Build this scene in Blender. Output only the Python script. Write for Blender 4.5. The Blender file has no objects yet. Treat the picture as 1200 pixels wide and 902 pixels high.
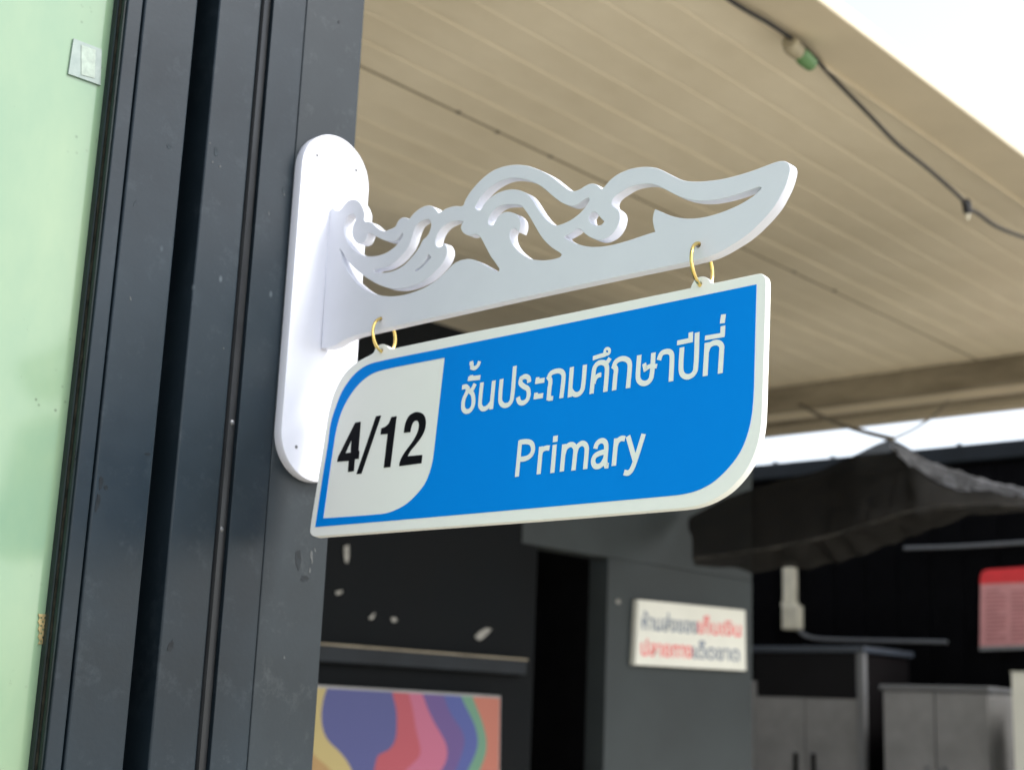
import bpy, bmesh, math, random
from mathutils import Vector, Matrix
import mathutils

random.seed(7)
S = bpy.context.scene
COL = S.collection

# ------------------------------------------------------------------ camera
EYE = 1.75
F = 1650.0                       # focal length in pixels of a 1200 px wide frame
CR = Vector((0.66783651, -0.74328034, 0.03909897)).normalized()
CF = Vector((0.71921266, 0.6579541, 0.22322535)).normalized()
CU = CR.cross(CF).normalized()
CO = Vector((0, 0, EYE))
cam = bpy.data.cameras.new('camera')
cam.sensor_width = 36.0
cam.lens = F / 1200 * 36.0
cam.clip_start = 0.05
cam.clip_end = 2000
cam.dof.use_dof = True
cam.dof.focus_distance = 1.20
cam.dof.aperture_fstop = 7.2
co = bpy.data.objects.new('camera', cam)
co.matrix_world = Matrix(((CR.x, CU.x, -CF.x, CO.x), (CR.y, CU.y, -CF.y, CO.y), (CR.z, CU.z, -CF.z, CO.z), (0, 0, 0, 1)))
COL.objects.link(co)
S.camera = co

# ------------------------------------------------------------------ sky, sun, exposure
SUN = Vector((0.27, -0.62, 0.74)).normalized()
w = bpy.data.worlds.new('World')
S.world = w
w.use_nodes = True
nt = w.node_tree
bg = nt.nodes['Background']
sky = nt.nodes.new('ShaderNodeTexSky')
sky.sky_type = 'NISHITA'
sky.sun_disc = False
sky.sun_elevation = math.asin(SUN.z)
sky.sun_rotation = math.atan2(SUN.x, SUN.y)
sky.air_density = 1.0
sky.dust_density = 2.0
sky.ozone_density = 1.0
hs = nt.nodes.new('ShaderNodeHueSaturation')
hs.inputs['Saturation'].default_value = 0.42
nt.links.new(sky.outputs[0], hs.inputs['Color'])
nt.links.new(hs.outputs[0], bg.inputs['Color'])
bg.inputs['Strength'].default_value = 0.15
sl = bpy.data.lights.new('sun', 'SUN')
sl.energy = 1.1
sl.angle = math.radians(18)
sl.color = (1.0, 0.965, 0.91)
so = bpy.data.objects.new('sun', sl)
so.rotation_euler = SUN.to_track_quat('Z', 'Y').to_euler()
so.location = (0, -3, 6)
COL.objects.link(so)
S.view_settings.view_transform = 'Standard'
S.view_settings.look = 'None'
S.view_settings.gamma = 1
S.view_settings.exposure = 1.33
S.cycles.max_bounces = 10
S.cycles.diffuse_bounces = 6

# ------------------------------------------------------------------ survey: sight line through a point of the photograph, met with a real plane
def ray(x, y):
    return CR * ((x - 600) / F) - CU * ((y - 451) / F) + CF
def onX(x, y, X):
    d = ray(x, y); return CO + d * (X / d.x)
def onY(x, y, Y):
    d = ray(x, y); return CO + d * (Y / d.y)
def onZ(x, y, Z):
    d = ray(x, y); return CO + d * ((Z - EYE) / d.z)
def onP(x, y, p, n):
    d = ray(x, y); return CO + d * ((p - CO).dot(n) / d.dot(n))

# ------------------------------------------------------------------ materials
def mat(name, col, rough=0.5, var=0.0, scale=8.0, bump=0.0, metal=0.0, col2=None, coat=0.0, spec=0.5, rvar=0.0, stretch=None, bscale=None):
    m = bpy.data.materials.new(name); m.use_nodes = True
    t = m.node_tree; b = t.nodes['Principled BSDF']
    b.inputs['Base Color'].default_value = (*col, 1); b.inputs['Roughness'].default_value = rough
    b.inputs['Metallic'].default_value = metal; b.inputs['Coat Weight'].default_value = coat
    b.inputs['Coat Roughness'].default_value = 0.08; b.inputs['Specular IOR Level'].default_value = spec
    if var or col2 or bump or rvar:
        tc = t.nodes.new('ShaderNodeTexCoord'); mp = t.nodes.new('ShaderNodeMapping')
        t.links.new(tc.outputs['Object'], mp.inputs[0])
        if stretch: mp.inputs['Scale'].default_value = stretch
        n = t.nodes.new('ShaderNodeTexNoise'); n.inputs['Scale'].default_value = scale; n.inputs['Detail'].default_value = 8
        n.inputs['Roughness'].default_value = 0.62
        t.links.new(mp.outputs[0], n.inputs['Vector'])
        if var or col2:
            r = t.nodes.new('ShaderNodeValToRGB')
            c2 = col2 or tuple(min(1, c * (1 + var)) for c in col); c1 = col if col2 else tuple(c * (1 - var) for c in col)
            r.color_ramp.elements[0].color = (*c1, 1); r.color_ramp.elements[1].color = (*c2, 1)
            r.color_ramp.elements[0].position = 0.34; r.color_ramp.elements[1].position = 0.68
            t.links.new(n.outputs['Fac'], r.inputs[0]); t.links.new(r.outputs[0], b.inputs['Base Color'])
        if rvar:
            mr = t.nodes.new('ShaderNodeMapRange'); mr.inputs[1].default_value = 0.3; mr.inputs[2].default_value = 0.7
            mr.inputs[3].default_value = max(0.02, rough - rvar); mr.inputs[4].default_value = min(1, rough + rvar)
            t.links.new(n.outputs['Fac'], mr.inputs[0]); t.links.new(mr.outputs[0], b.inputs['Roughness'])
        if bump:
            n2 = t.nodes.new('ShaderNodeTexNoise'); n2.inputs['Scale'].default_value = bscale or scale * 6; n2.inputs['Detail'].default_value = 6
            t.links.new(mp.outputs[0], n2.inputs['Vector'])
            bp = t.nodes.new('ShaderNodeBump'); bp.inputs['Strength'].default_value = bump; bp.inputs['Distance'].default_value = 0.002
            t.links.new(n2.outputs['Fac'], bp.inputs['Height']); t.links.new(bp.outputs[0], b.inputs['Normal'])
    return m

def worn_paint(name, col, stain, rough):
    """dark satin paint with pale scuffs and dull wipe marks"""
    m = mat(name, col, rough, var=0.3, scale=3.2, bump=0.05, rvar=0.10, bscale=240, spec=0.26)
    t = m.node_tree; b = t.nodes['Principled BSDF']
    src = b.inputs['Base Color'].links[0].from_socket
    tc = t.nodes.new('ShaderNodeTexCoord')
    n = t.nodes.new('ShaderNodeTexNoise'); n.inputs['Scale'].default_value = 22; n.inputs['Detail'].default_value = 14; n.inputs['Roughness'].default_value = 0.8
    t.links.new(tc.outputs['Object'], n.inputs['Vector'])
    r = t.nodes.new('ShaderNodeValToRGB'); r.color_ramp.elements[0].position = 0.54; r.color_ramp.elements[1].position = 0.80
    t.links.new(n.outputs['Fac'], r.inputs[0])
    mp = t.nodes.new('ShaderNodeMapping'); mp.inputs['Scale'].default_value = (1, 1, 0.6); mp.inputs['Rotation'].default_value = (0.3, 0.5, 0.2); t.links.new(tc.outputs['Object'], mp.inputs[0])
    v = t.nodes.new('ShaderNodeTexVoronoi'); v.inputs['Scale'].default_value = 48; t.links.new(mp.outputs[0], v.inputs['Vector'])
    r2 = t.nodes.new('ShaderNodeValToRGB'); r2.color_ramp.elements[0].color = (1, 1, 1, 1); r2.color_ramp.elements[1].color = (0, 0, 0, 1)
    r2.color_ramp.elements[0].position = 0.05; r2.color_ramp.elements[1].position = 0.13
    t.links.new(v.outputs['Distance'], r2.inputs[0])
    n3 = t.nodes.new('ShaderNodeTexNoise'); n3.inputs['Scale'].default_value = 5; t.links.new(tc.outputs['Object'], n3.inputs['Vector'])
    r3 = t.nodes.new('ShaderNodeValToRGB'); r3.color_ramp.elements[0].position = 0.55; r3.color_ramp.elements[1].position = 0.66
    t.links.new(n3.outputs['Fac'], r3.inputs[0])
    mu = t.nodes.new('ShaderNodeMath'); mu.operation = 'MULTIPLY'; t.links.new(r2.outputs[0], mu.inputs[0]); t.links.new(r3.outputs[0], mu.inputs[1])
    mx = t.nodes.new('ShaderNodeMath'); mx.operation = 'MAXIMUM'; t.links.new(mu.outputs[0], mx.inputs[0])
    sc = t.nodes.new('ShaderNodeMath'); sc.operation = 'MULTIPLY'; sc.inputs[1].default_value = 0.36; t.links.new(r.outputs[0], sc.inputs[0]); t.links.new(sc.outputs[0], mx.inputs[1])
    mix = t.nodes.new('ShaderNodeMix'); mix.data_type = 'RGBA'
    t.links.new(mx.outputs[0], mix.inputs['Factor']); t.links.new(src, mix.inputs['A']); mix.inputs['B'].default_value = (*stain, 1)
    t.links.new(mix.outputs['Result'], b.inputs['Base Color'])
    return m

M = {}
M['white'] = mat('white_foam_board', (0.67, 0.69, 0.76), 0.45, var=0.02, scale=14, bump=0.03, bscale=500)
M['signwhite'] = mat('white_sign_board', (0.83, 0.84, 0.80), 0.45, var=0.015, scale=9, spec=0.3)
M['blue'] = mat('blue_vinyl', (0.0, 0.215, 0.72), 0.55, col2=(0.0, 0.235, 0.76), scale=3, spec=0.06)
M['print_white'] = mat('white_print', (0.80, 0.83, 0.79), 0.5, var=0.015, scale=20, spec=0.3)
M['print_black'] = mat('black_print', (0.004, 0.004, 0.006), 0.5, var=0.2, scale=20, spec=0.12)
M['gold'] = mat('brass', (0.83, 0.60, 0.20), 0.22, metal=1.0, rvar=0.06, scale=60)
M['post'] = worn_paint('charcoal_steel_paint', (0.0125, 0.0205, 0.0275), (0.085, 0.105, 0.12), 0.36)
M['post2'] = worn_paint('grey_steel_paint', (0.0175, 0.0245, 0.0295), (0.12, 0.135, 0.14), 0.40)
M['jamb'] = worn_paint('charcoal_frame_paint', (0.0115, 0.0195, 0.0265), (0.07, 0.09, 0.105), 0.34)
M['strip'] = mat('worn_edge_strip', (0.017, 0.0185, 0.020), 0.42, var=0.3, scale=12, rvar=0.1, spec=0.3)
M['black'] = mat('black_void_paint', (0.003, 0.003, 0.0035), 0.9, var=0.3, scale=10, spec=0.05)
M['gasket'] = mat('green_reflection_gasket', (0.004, 0.012, 0.012), 0.35, var=0.5, scale=25, rvar=0.1, spec=0.3)  # green tint stands in for the pane reflected in the dark gasket
M['rust'] = mat('gasket_grime', (0.02, 0.018, 0.013), 0.9, var=0.9, scale=60, bump=0.6, spec=0.2)
M['ceil'] = mat('cream_ceiling_plank', (0.62, 0.55, 0.40), 0.36, col2=(0.80, 0.73, 0.565), scale=1.7, rvar=0.09, stretch=(0.6, 1, 1))  # paler mottling stands in for soft patches of reflected light
M['fascia'] = mat('cream_fascia', (0.58, 0.51, 0.37), 0.45, var=0.06, scale=3)
M['beam'] = mat('stained_brown_beam', (0.27, 0.235, 0.165), 0.7, col2=(0.14, 0.115, 0.075), scale=7, stretch=(1, 0.4, 2.0))
M['darkwall'] = mat('dark_grey_wall_paint', (0.033, 0.040, 0.041), 0.65, var=0.2, scale=2.5, rvar=0.08, spec=0.25)
M['shadewall'] = mat('painted_wall_shade', (0.0035, 0.0045, 0.0052), 0.75, var=0.35, scale=3, rvar=0.1, spec=0.1)  # black base paints in the shade on the left of the wall
M['net'] = mat('black_shade_net', (0.0175, 0.0170, 0.0158), 0.9, spec=0.08, var=0.25, scale=14, bump=0.3, bscale=400)
M['netpale'] = mat('frayed_pale_net', (0.42, 0.43, 0.46), 0.8, col2=(0.16, 0.16, 0.17), scale=22, bump=0.6)
def see_through(m, f):
    """open weave: part of the light passes straight through"""
    t = m.node_tree; b = t.nodes['Principled BSDF']; out = t.nodes['Material Output']
    tr = t.nodes.new('ShaderNodeBsdfTransparent'); mx = t.nodes.new('ShaderNodeMixShader'); mx.inputs[0].default_value = f
    t.links.new(b.outputs[0], mx.inputs[1]); t.links.new(tr.outputs[0], mx.inputs[2]); t.links.new(mx.outputs[0], out.inputs['Surface'])
see_through(M['net'], 0.22)
M['hem'] = mat('stitched_net_hem', (0.040, 0.038, 0.034), 0.85, var=0.5, scale=16, spec=0.1)
M['rope'] = mat('grey_rope', (0.16, 0.14, 0.11), 0.8, var=0.3, scale=40)
M['cable'] = mat('black_cable_rubber', (0.012, 0.012, 0.013), 0.45, var=0.2, scale=30)
M['cream'] = mat('cream_plastic', (0.62, 0.58, 0.45), 0.5, var=0.1, scale=12)
M['holder'] = mat('aged_cream_plastic', (0.34, 0.30, 0.20), 0.55, var=0.2, scale=40)
M['green'] = mat('green_plastic', (0.09, 0.20, 0.07), 0.4, var=0.1, scale=30)
M['paper'] = mat('torn_paper', (0.23, 0.225, 0.20), 0.8, var=0.4, scale=60)
M['label'] = mat('pale_label', (0.28, 0.35, 0.30), 0.5, var=0.2, scale=120)
M['notice'] = mat('cream_notice_board', (0.66, 0.66, 0.58), 0.6, var=0.04, scale=6)
M['navy'] = mat('navy_paint', (0.10, 0.14, 0.22), 0.6, var=0.2, scale=20)
M['red'] = mat('red_paint', (0.78, 0.10, 0.11), 0.6, var=0.15, scale=20)
M['posterred'] = mat('red_poster_band', (0.70, 0.03, 0.035), 0.5, var=0.1, scale=12)
M['posterpink'] = mat('pink_poster_print', (0.60, 0.27, 0.26), 0.5, var=0.08, scale=12)
M['postertext'] = mat('dark_red_poster_print', (0.40, 0.15, 0.15), 0.5, var=0.1, scale=12)
M['shed'] = mat('black_shed_boards', (0.0025, 0.0025, 0.003), 0.9, var=0.4, scale=4, spec=0.05)
M['shedtop'] = mat('dark_slate_roof_trim', (0.008, 0.011, 0.014), 0.6, var=0.3, scale=5, spec=0.2)
M['cabwhite'] = mat('white_cabinet_paint', (0.18, 0.18, 0.178), 0.5, var=0.2, scale=4)
M['cabgrey'] = mat('pale_grey_frame', (0.13, 0.135, 0.14), 0.5, var=0.1, scale=6)
M['cabdark'] = mat('smoked_panel', (0.004, 0.0035, 0.004), 0.5, var=0.3, scale=3, spec=0.15)
M['slate'] = mat('slate_blue_trim', (0.035, 0.045, 0.060), 0.45, var=0.1, scale=5)
M['ground'] = mat('concrete_paving', (0.46, 0.42, 0.345), 0.85, var=0.16, scale=0.9, bump=0.3, bscale=60)
M['steel'] = mat('zinc_screw', (0.16, 0.165, 0.17), 0.4, metal=1.0, var=0.1, scale=200)
M['clear'] = mat('silvery_plastic_patch', (0.16, 0.22, 0.20), 0.25, col2=(0.24, 0.30, 0.27), scale=60, coat=0.4)
M['brassmesh'] = mat('dull_brass', (0.50, 0.40, 0.20), 0.4, metal=0.7, var=0.25, scale=90)
M['grime'] = mat('mud_speck', (0.05, 0.045, 0.04), 0.9, var=0.3, scale=80)

def glass_mat():
    m = mat('pale_reflection_glass', (0.155, 0.262, 0.170), 0.10, col2=(0.22, 0.315, 0.195), scale=3.4, coat=0.0, rvar=0.03, stretch=(1.6, 1, 0.8))  # pale green base paints in what the darker glass would mirror
    t = m.node_tree; b = t.nodes['Principled BSDF']; b.inputs['Specular IOR Level'].default_value = 0.6
    src = b.inputs['Base Color'].links[0].from_socket
    tc = t.nodes.new('ShaderNodeTexCoord')
    v = t.nodes.new('ShaderNodeTexNoise'); v.inputs['Scale'].default_value = 42; v.inputs['Detail'].default_value = 10; v.inputs['Roughness'].default_value = 0.8
    t.links.new(tc.outputs['Object'], v.inputs['Vector'])
    r = t.nodes.new('ShaderNodeValToRGB'); r.color_ramp.elements[0].position = 0.64; r.color_ramp.elements[1].position = 0.74
    t.links.new(v.outputs['Fac'], r.inputs[0])
    vo = t.nodes.new('ShaderNodeTexVoronoi'); vo.inputs['Scale'].default_value = 75; t.links.new(tc.outputs['Object'], vo.inputs['Vector'])
    rs = t.nodes.new('ShaderNodeValToRGB'); rs.color_ramp.elements[0].color = (1, 1, 1, 1); rs.color_ramp.elements[1].color = (0, 0, 0, 1)
    rs.color_ramp.elements[0].position = 0.06; rs.color_ramp.elements[1].position = 0.16; t.links.new(vo.outputs['Distance'], rs.inputs[0])
    nk = t.nodes.new('ShaderNodeTexNoise'); nk.inputs['Scale'].default_value = 9; nk.inputs['Detail'].default_value = 4; t.links.new(tc.outputs['Object'], nk.inputs['Vector'])
    rk = t.nodes.new('ShaderNodeValToRGB'); rk.color_ramp.elements[0].position = 0.56; rk.color_ramp.elements[1].position = 0.68; t.links.new(nk.outputs['Fac'], rk.inputs[0])
    ml = t.nodes.new('ShaderNodeMath'); ml.operation = 'MULTIPLY'; t.links.new(rs.outputs[0], ml.inputs[0]); t.links.new(rk.outputs[0], ml.inputs[1])
    mxx = t.nodes.new('ShaderNodeMath'); mxx.operation = 'MAXIMUM'; t.links.new(ml.outputs[0], mxx.inputs[0]); t.links.new(r.outputs[0], mxx.inputs[1])
    mix = t.nodes.new('ShaderNodeMix'); mix.data_type = 'RGBA'
    t.links.new(mxx.outputs[0], mix.inputs['Factor']); t.links.new(src, mix.inputs['A']); mix.inputs['B'].default_value = (0.06, 0.085, 0.05, 1)
    t.links.new(mix.outputs['Result'], b.inputs['Base Color'])
    return m
M['glass'] = glass_mat()

def poster_mat():
    """abstract print: wavy upright colour fields with pale bubbles"""
    m = bpy.data.materials.new('abstract_colour_print'); m.use_nodes = True
    t = m.node_tree; b = t.nodes['Principled BSDF']; b.inputs['Roughness'].default_value = 0.5; b.inputs['Specular IOR Level'].default_value = 0.2
    tc = t.nodes.new('ShaderNodeTexCoord')
    n = t.nodes.new('ShaderNodeTexNoise'); n.inputs['Scale'].default_value = 3.1; n.inputs['Detail'].default_value = 0.6
    t.links.new(tc.outputs['Object'], n.inputs['Vector'])
    sx = t.nodes.new('ShaderNodeSeparateXYZ'); t.links.new(tc.outputs['Object'], sx.inputs[0])
    nm = t.nodes.new('ShaderNodeMath'); nm.operation = 'MULTIPLY_ADD'; nm.inputs[1].default_value = 0.60; nm.inputs[2].default_value = -0.30
    t.links.new(n.outputs['Fac'], nm.inputs[0])
    ad = t.nodes.new('ShaderNodeMath'); ad.operation = 'ADD'; t.links.new(sx.outputs['X'], ad.inputs[0]); t.links.new(nm.outputs[0], ad.inputs[1])
    mr = t.nodes.new('ShaderNodeMapRange'); mr.inputs[1].default_value = -0.40; mr.inputs[2].default_value = 0.40; t.links.new(ad.outputs[0], mr.inputs[0])
    r = t.nodes.new('ShaderNodeValToRGB'); r.color_ramp.interpolation = 'CONSTANT'
    cols = [(0.0, (0.35, 0.20, 0.05)), (0.17, (0.42, 0.33, 0.10)), (0.27, (0.05, 0.06, 0.22)), (0.36, (0.38, 0.025, 0.05)), (0.50, (0.42, 0.07, 0.16)), (0.60, (0.10, 0.05, 0.22)), (0.70, (0.035, 0.06, 0.28)), (0.80, (0.10, 0.26, 0.16)), (0.88, (0.42, 0.10, 0.05))]
    e = r.color_ramp.elements
    e[0].position, e[0].color = 0.0, (*cols[0][1], 1); e[1].position, e[1].color = cols[1][0], (*cols[1][1], 1)
    for p, c in cols[2:]:
        k = e.new(p); k.color = (*c, 1)
    t.links.new(mr.outputs[0], r.inputs[0])
    hv = t.nodes.new('ShaderNodeHueSaturation'); hv.inputs['Saturation'].default_value = 0.85; hv.inputs['Value'].default_value = 0.7
    t.links.new(r.outputs[0], hv.inputs['Color']); t.links.new(hv.outputs[0], b.inputs['Base Color'])
    return m
M['poster'] = poster_mat()

# ------------------------------------------------------------------ builders
def tag(o, label=None, cat=None, group=None, kind=None):
    if label: o['label'] = label
    if cat: o['category'] = cat
    if group: o['group'] = group
    if kind: o['kind'] = kind
    return o
def thing(name, label, cat, loc=(0, 0, 0), group=None):
    o = bpy.data.objects.new(name, None); o.location = loc; o.empty_display_size = 0.05
    COL.objects.link(o); return tag(o, label, cat, group)
def link(name, me, m, parent=None, mw=None):
    o = bpy.data.objects.new(name, me); COL.objects.link(o)
    if m is not None:
        me.materials.clear(); me.materials.append(m)
    if mw is None: mw = Matrix.Identity(4)
    if parent is not None:
        p = parent; pm = Matrix.Translation(p.location) if p.parent is None else None
        o.parent = p
        o.matrix_parent_inverse = p_world(p).inverted()
    o.matrix_basis = mw
    WORLD[o.name] = mw
    return o
WORLD = {}
def p_world(p):
    if p.name in WORLD: return WORLD[p.name]
    return Matrix.Translation(p.location)
def smooth(me, deg=35):
    for p in me.polygons: p.use_smooth = True
    me.set_sharp_from_angle(angle=math.radians(deg))
def hard_smooth(me, axes=((1, 0, 0), (0, 1, 0), (0, 0, 1)), lim=0.985):
    me.set_sharp_from_angle(angle=math.radians(50))
    fl = [not any(abs(p.normal.dot(Vector(a))) > lim for a in axes) for p in me.polygons]
    me.polygons.foreach_set('use_smooth', fl)
def box_mesh(sx, sy, sz, bev=0.0, seg=2):
    bm = bmesh.new(); bmesh.ops.create_cube(bm, size=1)
    bmesh.ops.scale(bm, vec=(sx, sy, sz), verts=bm.verts)
    if bev: bmesh.ops.bevel(bm, geom=bm.edges[:], offset=bev, segments=seg, affect='EDGES', profile=0.5)
    me = bpy.data.meshes.new('box'); bm.to_mesh(me); bm.free()
    if bev: hard_smooth(me)
    return me
def box(name, x0, x1, y0, y1, z0, z1, m, parent=None, bev=0.0):
    me = box_mesh(abs(x1 - x0), abs(y1 - y0), abs(z1 - z0), bev)
    return link(name, me, m, parent, Matrix.Translation(((x0 + x1) / 2, (y0 + y1) / 2, (z0 + z1) / 2)))
def catmull(pts, closed, n=4, corner=42):
    """smooth a polyline, keeping its sharp corners"""
    P = [Vector(p) for p in pts]; N = len(P)
    sharp = []
    for i in range(N):
        if not closed and i in (0, N - 1): sharp.append(True); continue
        a = (P[i] - P[i - 1]); b = (P[(i + 1) % N] - P[i])
        sharp.append(a.length < 1e-9 or b.length < 1e-9 or math.degrees(a.angle(b)) > corner)
    out = []
    for i in range(N if closed else N - 1):
        p1, p2 = P[i], P[(i + 1) % N]
        p0 = P[i - 1] if not sharp[i] else p1 - (p2 - p1)
        p3 = P[(i + 2) % N] if not sharp[(i + 1) % N] else p2 + (p2 - p1)
        L = (p2 - p1).length
        t1 = (p2 - p0); t2 = (p3 - p1)
        t1 = t1.normalized() * L if t1.length > 0 else t1; t2 = t2.normalized() * L if t2.length > 0 else t2
        for k in range(n):
            s = k / n
            out.append(p1 * (2 * s**3 - 3 * s**2 + 1) + t1 * (s**3 - 2 * s**2 + s) + p2 * (-2 * s**3 + 3 * s**2) + t2 * (s**3 - s**2))
    if not closed: out.append(P[-1])
    return out
def slab(name, loops, mw, thick, m, parent=None, bev=0.0, front=True):
    """2D loops (outline first, then holes) in the local xy of mw; the front face lies on z = 0, the body behind it"""
    cu = bpy.data.curves.new(name, 'CURVE'); cu.dimensions = '2D'; cu.fill_mode = 'BOTH'
    cu.extrude = thick / 2 - bev; cu.bevel_depth = bev; cu.bevel_resolution = 1; cu.offset = -bev
    for lp in loops:
        sp = cu.splines.new('POLY'); sp.points.add(len(lp) - 1)
        for k, p in enumerate(lp): sp.points[k].co = (p[0], p[1], 0, 1)
        sp.use_cyclic_u = True
    tmp = bpy.data.objects.new('tmp', cu); COL.objects.link(tmp)
    dg = bpy.context.evaluated_depsgraph_get(); dg.update()
    me = bpy.data.meshes.new_from_object(tmp.evaluated_get(dg))
    bpy.data.objects.remove(tmp); bpy.data.curves.remove(cu)
    me.name = name
    me.transform(Matrix.Translation((0, 0, -thick / 2)))
    bm = bmesh.new(); bm.from_mesh(me); bmesh.ops.remove_doubles(bm, verts=bm.verts, dist=1e-6); bm.to_mesh(me); bm.free()
    hard_smooth(me, ((0, 0, 1),))
    return link(name, me, m, parent, mw)
def frame(o, ex, ey):
    ex = ex.normalized(); ez = ex.cross(ey).normalized(); ey = ez.cross(ex)
    return Matrix(((ex.x, ey.x, ez.x, o.x), (ex.y, ey.y, ez.y, o.y), (ex.z, ey.z, ez.z, o.z), (0, 0, 0, 1)))
def tube_mesh(pts, r, seg=8, caps=True):
    P = [Vector(p) for p in pts]; bm = bmesh.new(); rings = []
    up = Vector((0, 0, 1))
    for i, p in enumerate(P):
        t = (P[min(i + 1, len(P) - 1)] - P[max(i - 1, 0)]).normalized()
        a = t.cross(up)
        if a.length < 1e-3: a = t.cross(Vector((1, 0, 0)))
        a.normalize(); b = t.cross(a)
        rr = r[i] if isinstance(r, (list, tuple)) else r
        rings.append([bm.verts.new(p + (a * math.cos(q) + b * math.sin(q)) * rr) for q in [2 * math.pi * k / seg for k in range(seg)]])
    for i in range(len(rings) - 1):
        for k in range(seg):
            bm.faces.new((rings[i][k], rings[i][(k + 1) % seg], rings[i + 1][(k + 1) % seg], rings[i + 1][k]))
    if caps:
        bm.faces.new(rings[0][::-1]); bm.faces.new(rings[-1])
    bmesh.ops.recalc_face_normals(bm, faces=bm.faces)
    me = bpy.data.meshes.new('tube'); bm.to_mesh(me); bm.free(); smooth(me, 50); return me
def rel(me, o):
    me.transform(Matrix.Translation(-Vector(o))); return me

# ================================================================== ground
bm = bmesh.new()
q = 400
bmesh.ops.create_grid(bm, x_segments=8, y_segments=8, size=q)
me = bpy.data.meshes.new('ground'); bm.to_mesh(me); bm.free()
tag(link('ground', me, M['ground']), kind='structure')

# ================================================================== canopy roof over the passage behind the wall
ZC = EYE + 1.5
Y0R, Y1R, X0R, X1R = 1.385, 5.6, 1.15, 5.54
roof = thing('canopy_roof', 'cream planked canopy ceiling with brown end beam above the passage', 'roof', ((X0R + X1R) / 2, 3.2, ZC))
PW = 0.1125
nP = int((Y1R - 1.528) / PW)
bm = bmesh.new()
# plank profile in YZ: flat face with rounded shoulders and a sunk tongue at one side
prof = [(0.004, 0.016), (0.004, 0.0022), (0.0085, 0.0004), (0.014, 0.0), (PW - 0.0045, 0.0), (PW - 0.001, 0.0012), (PW + 0.0005, 0.0024), (PW + 0.004, 0.0024), (PW + 0.004, 0.016)]
L = X1R - X0R
va = [bm.verts.new((-L / 2, y, z)) for y, z in prof]; vb = [bm.verts.new((L / 2, y, z)) for y, z in prof]
for k in range(len(prof) - 1): bm.faces.new((va[k], va[k + 1], vb[k + 1], vb[k]))
bm.faces.new(va); bm.faces.new(vb[::-1]); bm.faces.new((va[-1], va[0], vb[0], vb[-1]))
bmesh.ops.recalc_face_normals(bm, faces=bm.faces)
plank = bpy.data.meshes.new('plank'); bm.to_mesh(plank); bm.free(); plank.materials.append(M['ceil'])
for k in range(nP):
    o = bpy.data.objects.new('plank', plank); COL.objects.link(o); o.parent = roof
    o.location = (0, 1.528 + k * PW - 3.2, random.uniform(-0.0012, 0.0012))
    o.rotation_euler = (random.uniform(-0.004, 0.004), 0, random.uniform(-0.0004, 0.0004))
box('fascia_board', X0R, X1R + 0.9, Y0R, 1.526, ZC - 0.012, ZC + 0.03, M['fascia'], roof, 0.004)
box('fascia_rib', X0R, X1R + 0.9, 1.524, 1.533, ZC - 0.020, ZC + 0.01, M['fascia'], roof, 0.003)
box('roof_sheet', X0R, X1R + 0.9, 1.53, Y1R, ZC + 0.03, ZC + 0.07, M['beam'], roof)
zb = onX(1050, 464, X1R).z
box('end_beam', X1R + 0.002, X1R + 0.07, Y0R + 0.15, Y1R, zb, ZC + 0.028, M['beam'], roof, 0.004)
box('end_beam_flange', X1R + 0.06, X1R + 0.20, Y0R + 0.15, Y1R, zb - 0.004, zb + 0.012, M['fascia'], roof, 0.002)
z2 = onX(1050, 480, 6.0).z
box('gutter', 5.98, 6.06, Y0R + 0.15, Y1R, z2, ZC + 0.028, M['beam'], roof, 0.004)
z3 = onX(1050, 494, 6.35).z
box('gutter_lip', 6.30, 6.40, Y0R + 0.15, Y1R, z3, ZC + 0.028, M['fascia'], roof, 0.004)
# screws in one open joint
for px in ((537, 131), (583, 154), (645, 183), (930, 318), (978, 340)):
    p = onZ(*px, ZC)
    me = tube_mesh([(0, 0, 0.002), (0, 0, -0.004)], [0.009, 0.006], 10)
    link('screw', me, M['grime'], roof, Matrix.Translation((p.x, p.y, ZC)))
y_open = onZ(645, 183, ZC).y
box('open_joint', X0R, X1R, y_open - 0.004, y_open + 0.004, ZC - 0.0025, ZC + 0.004, M['beam'], roof)

# ================================================================== post and window wall
YP = 1.162                       # front face of the steel post
ZT = 4.3
def xw(px, Y=YP, py=317): return onY(px, py, Y).x
XR = xw(406); XC = xw(335.5); XG2 = xw(293.5); XS = xw(281); XGR = xw(229); XGL = xw(202); XG = xw(136.5); XJ = xw(117.5)
post = thing('steel_post', 'charcoal painted steel corner post carrying the white bracket', 'post', ((XC + XR) / 2, YP + 0.05, 0))
box('square_tube', XC + 0.0001, XR, YP, YP + 0.10, 0, ZT, M['post2'], post, 0.0010)
box('square_tube', XG2 + 0.0022, XC, YP + 0.0012, YP + 0.10, 0, ZT, M['post'], post, 0.0006)
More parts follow.
